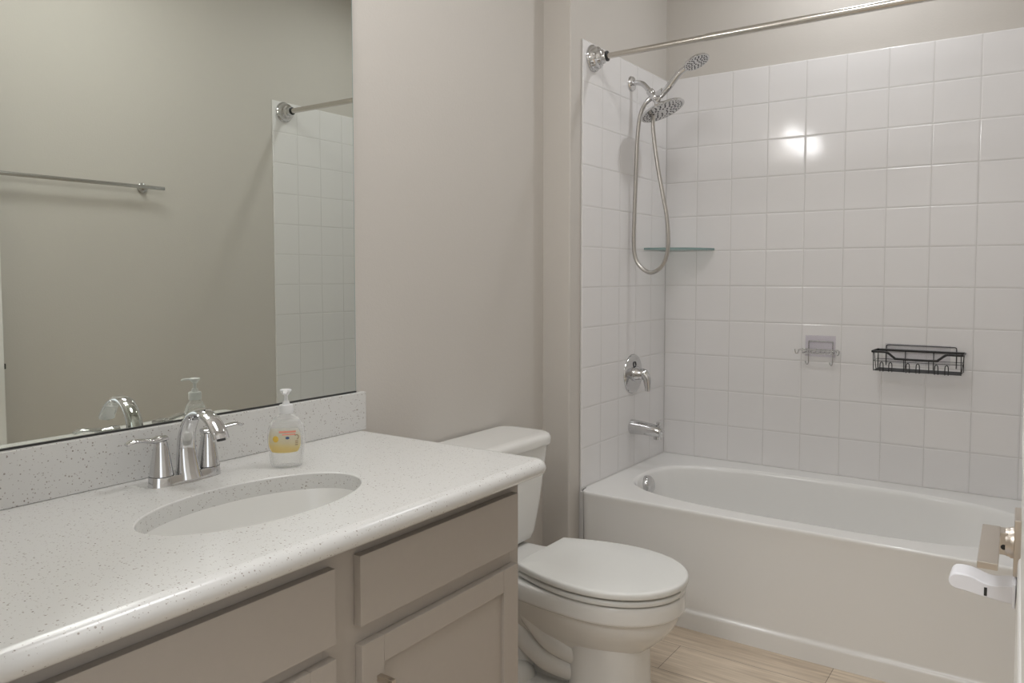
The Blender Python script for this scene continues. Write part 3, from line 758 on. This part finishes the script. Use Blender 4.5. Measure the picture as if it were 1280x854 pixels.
SY = -.363
def build_shower():
    root = empty_at('shower_set', (0, SY, 2.01), 'chrome shower head set with handheld sprayer and looping hose', 'shower head')
    bm = bmesh.new(); add_lathe(bm, [(.031, 0), (.031, .003), (.028, .0085), (.016, .012), (.012, .013)], frame_to((0, SY, 2.008), (1, 0, 0)), 40)
    obj('escutcheon', bm, M['chrome'], root)
    bm = bmesh.new(); arm = smooth_path([(.004, SY, 2.008), (.030, SY, 2.008), (.054, SY, 1.998), (.078, SY, 1.972), (.086, SY, 1.962)], 8); add_sweep(bm, arm, .0105, 20)
    obj('shower_arm', bm, M['chrome'], root)
    # diverter body
    bm = bmesh.new()
    d = Vector((.62, 0, -.78)).normalized()
    add_lathe(bm, [(.0130, 0), (.0158, .003), (.0158, .018), (.0140, .022), (.0155, .026), (.0175, .034), (.0165, .046), (.0120, .052)], frame_to((.080, SY, 1.970), d), 32)
    # side outlet to hose and cradle stub to the hand shower
    add_sweep(bm, [(.098, SY, 1.946), (.078, SY - .004, 1.930), (.068, SY - .006, 1.920)], [.0105, .0105, .009], 20)
    add_sweep(bm, smooth_path([(.100, SY, 1.945), (.118, SY - .002, 1.950), (.140, SY - .004, 1.956)], 5), [(.012, .012), (.011, .013), (.013, .017)], 20)
    add_sweep(bm, [(.104, SY, 1.938), (.114, SY, 1.920), (.124, SY, 1.906)], [.0125, .0115, .0150], 20)
    obj('diverter', bm, M['chrome'], root)
    # fixed round head, tilted down and slightly to the room
    nrm = Vector((.38, .03, -.925)).normalized(); c = Vector((.140, SY - .004, 1.882))
    fr = frame_to(c, nrm, (0, 1, 0))
    bm = bmesh.new(); add_lathe(bm, [(.010, -.038), (.016, -.034), (.019, -.024), (.036, -.0185), (.072, -.0125), (.0895, -.006), (.0925, -.001), (.0910, .003), (.0875, .0045), (.0850, .0030), (.030, .0022), (0, .0020)], fr, 56)
    hd = obj('fixed_head', bm, M['chrome'], root)
    def nozzles(bm, fr, rads, r0, z):
        for R, n, ln in rads:
            for k in range(n):
                t = 2 * PI * (k + .5 * (n % 3)) / n
                p = Vector((R * math.cos(t), R * math.sin(t), z)); a = Vector((math.cos(t), math.sin(t), 0)); b = Vector((-a.y, a.x, 0))
                ring = [fr @ (p + a * (ln * math.cos(q)) + b * (r0 * math.sin(q))) for q in [2 * PI * i / 10 for i in range(10)]]
                top = [fr @ (p + a * (ln * .6 * math.cos(q)) + b * (r0 * .6 * math.sin(q)) + Vector((0, 0, .0016))) for q in [2 * PI * i / 10 for i in range(10)]]
                add_loft(bm, [ring, top], True, True)
    bm = bmesh.new(); nozzles(bm, fr, ((.0795, 32, .0036), (.067, 22, .0056), (.053, 17, .0068), (.038, 11, .0054), (.022, 6, .0042)), .0038, .0022)
    obj('nozzles', bm, M['nozzle'], hd, label='dark spray nozzles')
    # hand shower: handle and tilted head
    hc = Vector((.283, SY - .010, 2.050)); base = Vector((.140, SY - .003, 1.950))
    bm = bmesh.new(); path = smooth_path([base + Vector((-.010, 0, -.010)), base + Vector((.030, -.002, .026)), base + Vector((.068, -.004, .066)), hc + Vector((-.048, .004, -.016)), hc + Vector((-.026, .003, .000))], 6)
    add_sweep(bm, path, [.0120, .0135, .0130, .0110, .0125], 22)
    ha = obj('hand_shower_handle', bm, M['chrome'], root)
    nr2 = Vector((.43, -.08, -.90)).normalized(); f2 = frame_to(hc, nr2, (0, 1, 0))
    bm = bmesh.new(); add_lathe(bm, [(0, -.017), (.024, -.0155), (.040, -.011), (.0500, -.004), (.0520, 0), (.0505, .003), (.0470, .0040), (.0450, .0026), (0, .002)], f2, 44)
    h2 = obj('hand_shower_head', bm, M['chrome'], root)
    bm = bmesh.new(); nozzles(bm, f2, ((.0415, 20, .0034), (.0320, 14, .0044), (.0215, 9, .0040), (.0105, 4, .0032)), .0032, .0022)
    obj('nozzles', bm, M['nozzle'], h2, label='dark spray nozzles')
    # hose
    pts = [(.068, SY - .006, 1.922), (.048, SY - .006, 1.885), (.036, SY - .006, 1.82), (.030, SY - .006, 1.72), (.026, SY - .006, 1.60), (.022, SY - .006, 1.47), (.020, SY - .006, 1.36), (.030, SY - .006, 1.293), (.058, SY - .006, 1.254), (.098, SY - .006, 1.236),
           (.138, SY - .006, 1.254), (.163, SY - .006, 1.296), (.172, SY - .006, 1.36), (.164, SY - .006, 1.46), (.144, SY - .006, 1.56), (.124, SY - .006, 1.66), (.108, SY - .006, 1.76), (.100, SY - .005, 1.84), (.110, SY - .004, 1.90), (.128, SY - .003, 1.938)]
    path = smooth_path(pts, 26); rr = [.0086 if i % 2 else .0078 for i in range(len(path))]
    bm = bmesh.new(); add_sweep(bm, path, rr, 14, up=(0, 1, 0))
    obj('hose', bm, M['hose'], root, angle=80, label='flexible steel hose')
build_shower()

def build_valve():
    vy, vz = -.330, .812
    root = empty_at('shower_valve', (0, vy, vz), 'round chrome tub valve plate with a drooping lever', 'shower valve')
    fr = frame_to((0, vy, vz), (1, 0, 0))
    bm = bmesh.new(); add_lathe(bm, [(.0830, 0), (.0830, .003), (.0800, .007), (.060, .0105), (.040, .0120), (.026, .0125)], fr, 56)
    obj('plate', bm, M['chrome'], root)
    bm = bmesh.new(); add_lathe(bm, [(.033, .010), (.032, .022), (.028, .030), (.0265, .042), (.0235, .052), (.014, .0575), (0, .0585)], fr, 36)
    obj('hub', bm, M['chrome'], root)
    bm = bmesh.new(); path = smooth_path([(.036, vy, vz + .006), (.052, vy - .002, vz + .003), (.067, vy - .004, vz - .014), (.072, vy - .006, vz - .042), (.073, vy - .006, vz - .068)], 6)
    add_sweep(bm, path, [(.020, .018), (.021, .018), (.018, .0145), (.0145, .0100), (.0120, .0080)], 20, up=(0, 1, 0))
    obj('lever', bm, M['chrome'], root)
    bm = bmesh.new(); add_lathe(bm, [(.0125, .0115), (.0125, .0145), (.0095, .0145), (.0095, .0115)], frame_to((0, vy - .004, vz + .040), (1, 0, 0)), 28)
    obj('indicator', bm, M['nozzle'], root, label='dark ring mark')
build_valve()
def build_spout():
    y, z = -.335, .588
    root = empty_at('tub_spout', (0, y, z), 'chrome tub spout with diverter knob above the bathtub rim', 'tub spout')
    bm = bmesh.new(); path = [(0, y, z), (.012, y, z), (.05, y, z - .001), (.09, y, z - .004), (.12, y, z - .008), (.136, y, z - .012), (.141, y, z - .014)]
    add_sweep(bm, path, [(.0310, .0310), (.0310, .0310), (.0290, .0285), (.0275, .0265), (.0265, .0250), (.024, .0220), (.016, .014)], 32, up=(0, 0, 1))
    add_sweep(bm, [(.118, y, z - .010), (.118, y, z - .040)], [(.019, .017), (.018, .016)], 28, up=(1, 0, 0))
    obj('spout_body', bm, M['chrome'], root)
    bm = bmesh.new(); add_lathe(bm, [(.005, 0), (.0045, .012), (.0085, .015), (.0095, .019), (.007, .022), (0, .0225)], Matrix.Translation((.122, y, z + .010)), 24)
    obj('diverter_knob', bm, M['chrome'], root)
build_spout()

# ---------------------------------------------------------------- glass corner shelf
def build_shelf():
    root = empty_at('corner_shelf', (.001, -.001, 1.338), 'curved green-edged glass shelf in the tiled corner under the hose', 'shelf')
    R = .228; n = 24
    out = [Vector((.0012, -.0012, 0)), Vector((R, -.0012, 0)), Vector((R, -.014, 0))] + [Vector((.0012 + R * math.cos(t) - .004, -.014 - (R - .014) * math.sin(t), 0)) for t in [PI / 2 * k / n for k in range(1, n + 1)]] + [Vector((.0012, -R, 0))]
    bm = bmesh.new(); add_loft(bm, [[p + Vector((0, 0, 1.334)) for p in out], [p + Vector((0, 0, 1.343)) for p in out]], True, True)
    o = obj('glass_plate', bm, M['shelf_glass'], root, smooth=False)
    me = o.data; me.materials.append(M['shelf_edge'])
    for f in me.polygons:
        if abs(f.normal.z) < .5: f.material_index = 1
build_shelf()

# ---------------------------------------------------------------- wire racks stuck to the back wall
def polyline(bm, pts, r, closed=False, rad=.004, sub=4):
    """wire through points with rounded corners"""
    P = [Vector(p) for p in pts]; n = len(P); out = []
    for i in range(n):
        if not closed and i in (0, n - 1): out.append(P[i]); continue
        a, b, c = P[i - 1], P[i], P[(i + 1) % n]
        d1, d2 = (a - b), (c - b); q = min(rad, d1.length * .45, d2.length * .45)
        s, e = b + d1.normalized() * q, b + d2.normalized() * q
        for k in range(sub + 1):
            t = k / sub; out.append(s * (1 - t) ** 2 + b * 2 * t * (1 - t) + e * t * t)
    add_sweep(bm, out, r, 8, closed=closed)
def build_basket():
    x0, x1 = .888, 1.190; zt, zb = .935, .866; y0, y1 = -.110, -.008
    root = empty_at('wire_shelf_basket', ((x0 + x1) / 2, -.002, .90), 'black wire shower basket stuck on the white tiles', 'shower basket')
    zt = .937
    # top rail: back and ends level, front dips in the middle
    bm = bmesh.new(); w_ = (.0016, .0042)
    L = [(x0, y1, zt), (x0, y0, zt)]
    add_sweep(bm, smooth_path([(x0, y0 + .01, zt), (x0 + .003, y1 - .003, zt), (x0 + .012, y1, zt)], 4), [w_] * 9, 10, up=(0, 0, 1))
    add_sweep(bm, [(x0 + .010, y1, zt), (x1 - .003, y1, zt)], w_, 10, up=(0, 0, 1))
    add_sweep(bm, [(x1, y1, zt), (x1, y0 + .004, zt)], w_, 10, up=(0, 0, 1))
    fr = [(x0, y0 + .012, zt), (x0 + .004, y0, zt), (x0 + .045, y0, zt), (x0 + .058, y0, zt - .004), (x0 + .078, y0, zt - .020), (x0 + .092, y0, zt - .024), (x1 - .092, y0, zt - .024), (x1 - .078, y0, zt - .020), (x1 - .058, y0, zt - .004), (x1 - .045, y0, zt), (x1 - .004, y0, zt), (x1, y0 + .012, zt)]
    add_sweep(bm, smooth_path(fr, 5), w_, 10, up=(0, 0, 1))
    obj('top_rail', bm, M['black'], root)
    # floor frame and cross wires
    bm = bmesh.new(); bx0, bx1, by0, by1 = x0 + .008, x1 - .008, y0 + .010, y1 - .002
    polyline(bm, [(bx0, by0, zb), (bx1, by0, zb), (bx1, by1, zb), (bx0, by1, zb)], .0020, True, .008)
    for k in range(1, 8): wire(bm, [(bx0, by0 + (by1 - by0) * k / 8, zb), (bx1, by0 + (by1 - by0) * k / 8, zb)], .0012)
    obj('floor_grid', bm, M['black'], root)
    bm = bmesh.new(); polyline(bm, [(x0 + .004, y0 + .004, .902), (x1 - .004, y0 + .004, .902), (x1 - .004, y1, .902), (x0 + .004, y1, .902)], .0010, True, .008)
    obj('middle_rail', bm, M['black'], root)
    def upright(pts, r):
        bm = bmesh.new(); wire(bm, pts, r); obj('upright', bm, M['black'], root)
    for f, dip in ((.0, 0), (.36, .024), (.645, .024), (1.0, 0)):
        x = x0 + .006 + (x1 - x0 - .012) * f
        upright([(x, y0, zt - dip), (x, by0, zb - .002)], .0016)
    for f in (.0, .33, .66, 1.0):
        x = x0 + .006 + (x1 - x0 - .012) * f
        upright([(x, y1, zt), (x, by1, zb)], .0016)
    for x in (x0, x1): upright([(x, (y0 + y1) / 2, zt), (x + (.008 if x == x0 else -.008), (y0 + y1) / 2, zb)], .0014)
    for k, f in enumerate((.115, .215, .41, .52, .72, .83)):
        x = x0 + (x1 - x0) * f; bm = bmesh.new(); h = .032
        wire(bm, smooth_path([(x - .0055, by0 - .002, zb - .004), (x - .0055, by0 - .003, zb + h * .6), (x - .004, by0 - .003, zb + h * .9), (x, by0 - .003, zb + h), (x + .004, by0 - .003, zb + h * .9), (x + .0055, by0 - .003, zb + h * .6), (x + .0055, by0 - .002, zb - .004)], 4), .0017)
        obj('razor_hook', bm, M['black'], root)
    # hanging loop caught on the clear adhesive plate
    bm = bmesh.new(); polyline(bm, [(x0 + .034, -.004, .878), (x0 + .034, -.004, .957), (x1 - .030, -.004, .957), (x1 - .030, -.004, .878)], .0017, False, .008)
    obj('hanging_loop', bm, M['black'], root)
    obj('adhesive_plate', box(x0 + .030, x1 - .050, -.0022, -.0006, .885, .962, bev=.0006), M['adhesive_clear'], root, label='clear adhesive plate')
build_basket()
def build_soap_rack():
    x0, x1 = .606, .750; y0, y1 = -.072, -.006; z = .925
    root = empty_at('soap_rack', (.67, -.002, .92), 'small chrome wire soap rack with two hooks on a clear plate', 'soap rack')
    bm = bmesh.new()
    polyline(bm, [(x0, y0, z), (x1, y0, z), (x1, y1, z), (x0, y1, z)], .0018, True, .012)
    polyline(bm, [(x0 + .014, y0 + .004, z - .012), (x1 - .014, y0 + .004, z - .012), (x1 - .014, y1, z - .012), (x0 + .014, y1, z - .012)], .0014, True, .01)
    for k in range(7):
        x = x0 + .018 + (x1 - x0 - .036) * k / 6
        polyline(bm, [(x, y0, z), (x, y0 + .004, z - .0125), (x, y1 - .002, z - .0125), (x, y1, z)], .0012, False, .006)
    for sx, s in ((x0, -1), (x1, 1)):
        polyline(bm, [(sx, y0 + .02, z), (sx + s * .004, y0 + .012, z - .016), (sx + s * .011, y0 + .010, z - .014), (sx + s * .013, y0 + .008, z + .002)], .0022, False, .008)
    obj('tray', bm, M['chrome_soft'], root)
    for x in (.632, .725):
        bm = bmesh.new(); polyline(bm, [(x, -.005, .958), (x, -.005, .872), (x, -.012, .862), (x - .003, -.024, .864), (x - .006, -.028, .876)], .0019, False, .008)
        obj('hook', bm, M['chrome_soft'], root)
    bm = bmesh.new(); wire(bm, [(.632, -.005, .958), (.725, -.005, .958)], .0018)
    obj('cross_bar', bm, M['chrome_soft'], root)
    obj('adhesive_plate', box(.618, .735, -.0024, -.0006, .895, .981, bev=.0006), M['adhesive'], root, label='translucent lilac adhesive plate')
build_soap_rack()

# ---------------------------------------------------------------- towel bar on the wall across (seen in the mirror)
def build_towel_bar():
    xw = W + .006; z = 1.597; xb = xw - .048
    root = empty_at('towel_bar', (xw, -1.72, z), 'straight chrome towel bar on the greige wall reflected in the mirror', 'towel bar')
    bm = bmesh.new(); add_sweep(bm, [(xb, -2.085, z), (xb, -1.372, z)], .0078, 24); obj('bar', bm, M['chrome_soft'], root)
    for y in (-2.02, -1.445):
        bm = bmesh.new(); add_lathe(bm, [(.0215, 0), (.0215, .005), (.019, .008), (.010, .010), (.0085, .016), (.0085, .050)], frame_to((xw, y, z), (-1, 0, 0)), 36)
        obj('post', bm, M['chrome_soft'], root)
build_towel_bar()

# ---------------------------------------------------------------- the open door with its handle
DX0, DX1, DYE = 1.4215, 1.4565, -2.043
def build_door():
    d = struct('door_1', box(DX0, DX1, DYE - .914, DYE, .012, 2.03, bev=.0015), M['trim'], origin=(DX0, DYE, 0))
    bm = bmesh.new()
    for z0, z1 in ((.20, .86), (1.02, 1.86)):
        for x, s in ((DX0, 1), (DX1, -1)):
            fr0 = [(DYE - .78, z0), (DYE - .13, z0), (DYE - .13, z1), (DYE - .78, z1)]
            for (ya, za), (yb, zb_) in zip(fr0, fr0[1:] + fr0[:1]): add_sweep(bm, [(x, ya, za), (x, yb, zb_)], (.010, .003), 12, up=(1, 0, 0))
    obj('panel_moulding', bm, M['trim'], d)
    bm = box(DX0 + .006, DX1 - .006, DYE - .001, DYE + .0012, .86, .925); obj('latch_plate', bm, M['nickel'], d, label='nickel latch plate')
    bm = box(DX0 + .012, DX1 - .012, DYE, DYE + .010, .885, .905, bev=.002); obj('latch', bm, M['nozzle'], d, label='dark latch bolt')
    hy, hz = DYE - .066, .870
    bm = bmesh.new(); add_box(bm, DX0 - .0075, DX0 + .001, hy - .035, hy + .035, hz - .035, hz + .039, bev=.0015)
    h = obj('handle', bm, M['nickel'], d, label='brushed nickel lever handle')
    bm = bmesh.new(); add_lathe(bm, [(.0205, 0), (.0205, .0045), (.0190, .0065), (.0180, .0110)], frame_to((DX0 - .006, hy, hz), (-1, 0, 0)), 36)
    add_box(bm, DX0 - .0432, DX0 - .0145, hy - .0145, hy + .0140, hz - .0145, hz + .0148, bev=.0012)
    add_box(bm, DX0 - .044, DX0 - .0225, hy - .152, hy + .0145, hz + .0070, hz + .0155, bev=.0012)
    obj('lever', bm, M['nickel'], h)
    bm = bmesh.new(); add_lathe(bm, [(.0035, 0), (.0035, .0006), (0, .0006)], frame_to((DX0 - .0185, hy - .0145, hz - .004), (0, -1, 0)), 16)
    obj('set_screw', bm, M['slot'], h, label='dark set screw hole')
    d.rotation_euler.z = math.radians(1.75)
build_door()
def build_lever_lock():
    y0, y1 = DYE - .122, DYE - .078; z0 = .809
    root = empty_at('lever_lock', (DX0 + .003, (y0 + y1) / 2, z0), 'white plastic child safety lock under the nickel door lever', 'child lock')
    # side profile in x-z (x measured out from the door), given thickness along y
    xs = [(0, .022), (.012, .020), (.022, .0175), (.032, .018), (.042, .0215), (.052, .0245), (.062, .025), (.069, .0238), (.0735, .0195), (.075, .013), (.0735, .0075), (.068, .0040), (.056, .0025), (.03, -.001), (0, -.004)]
    bm = bmesh.new()
    top = smooth_path([(x, 0, z) for x, z in xs], 4)
    def ring(y, g): 
        c = Vector((.04, 0, .011)); return [Vector((DX0 - (c.x + (p.x - c.x) * (1 - g / .042)), y, z0 + c.z + (p.z - c.z) * (1 - g / .014))) for p in top]
    add_loft(bm, [ring(y0, .0025), ring(y0 + .0015, .0008), ring(y0 + .004, 0), ring(y1 - .004, 0), ring(y1 - .0015, .0008), ring(y1, .0025)], True, True)
    obj('lock_arm', bm, M['white_plastic'], root, angle=50)
    bm = box(DX0 - .0345, DX0 - .0310, y0 - .0006, y0 + .001, z0 + .002, z0 + .013, bev=.0003)
    obj('release_slot', bm, M['slot'], root, label='dark release slot')
    bm = box(DX0 - .004, DX0 - .0002, y0 - .003, y1 + .012, z0 - .007, z0 + .024, bev=.0015)
    obj('mounting_base', bm, M['white_plastic'], root)
build_lever_lock()

# ---------------------------------------------------------------- tub and vanity lamps, plus an added ceiling fill panel
def downlight(x, y, label):
    root = empty_at('recessed_downlight', (x, y, CEIL), label, 'ceiling light')
    bm = bmesh.new(); add_lathe(bm, [(.095, 0), (.094, -.004), (.085, -.006), (.077, -.003), (.075, 0)], Matrix.Translation((x, y, CEIL)), 40, False, False); obj('trim_ring', bm, M['trim'], root)
    bm = bmesh.new(); add_lathe(bm, [(.0, -.0015), (.075, -.0015)], Matrix.Translation((x, y, CEIL)), 40, False, False); obj('lens', bm, M['can_lens'], root)
downlight(*TUB_LIGHT, 'round recessed ceiling light above the bathtub')
def vanity_light():
    y0, z = VAN['y0'], VAN['z']
    root = empty_at('vanity_light', (XW, y0, z), 'nickel wall light with three frosted shades above the mirror', 'wall light')
    obj('back_plate', box(XW, XW + .02, y0 - .30, y0 + .30, z + .06, z + .13, bev=.004), M['nickel'], root)
    for k in (-1, 0, 1):
        y = y0 + k * .22
        bm = bmesh.new(); add_sweep(bm, smooth_path([(XW + .015, y, z + .095), (XW + .07, y, z + .10), (XW + .10, y, z + .085)], 5), .008, 14)
        obj('arm', bm, M['nickel'], root)
        bm = bmesh.new(); add_lathe(bm, [(.026, .085), (.038, .075), (.046, .04), (.050, -.01), (.052, -.05), (.048, -.05), (.040, -.045), (0, -.043)], Matrix.Translation((XW + .10, y, z)), 36)
        obj('shade', bm, M['lamp_glass'], root)
vanity_light()
def fill_panel():  # made-up fixture around the added ceiling fill
    x, y = FILL_PANEL
    root = empty_at('added_ceiling_fill', (x, y, CEIL), 'added round fill light panel, unseen, on the ceiling over the floor', 'ceiling light')
    bm = bmesh.new(); add_lathe(bm, [(.29, 0), (.29, -.030), (.285, -.036), (.270, -.038)], Matrix.Translation((x, y, CEIL)), 56, False, False); obj('housing', bm, M['trim'], root)
    bm = bmesh.new(); add_lathe(bm, [(.272, -.036), (.0, -.040)], Matrix.Translation((x, y, CEIL)), 56, False, False); obj('diffuser', bm, M['can_lens'], root)
fill_panel()
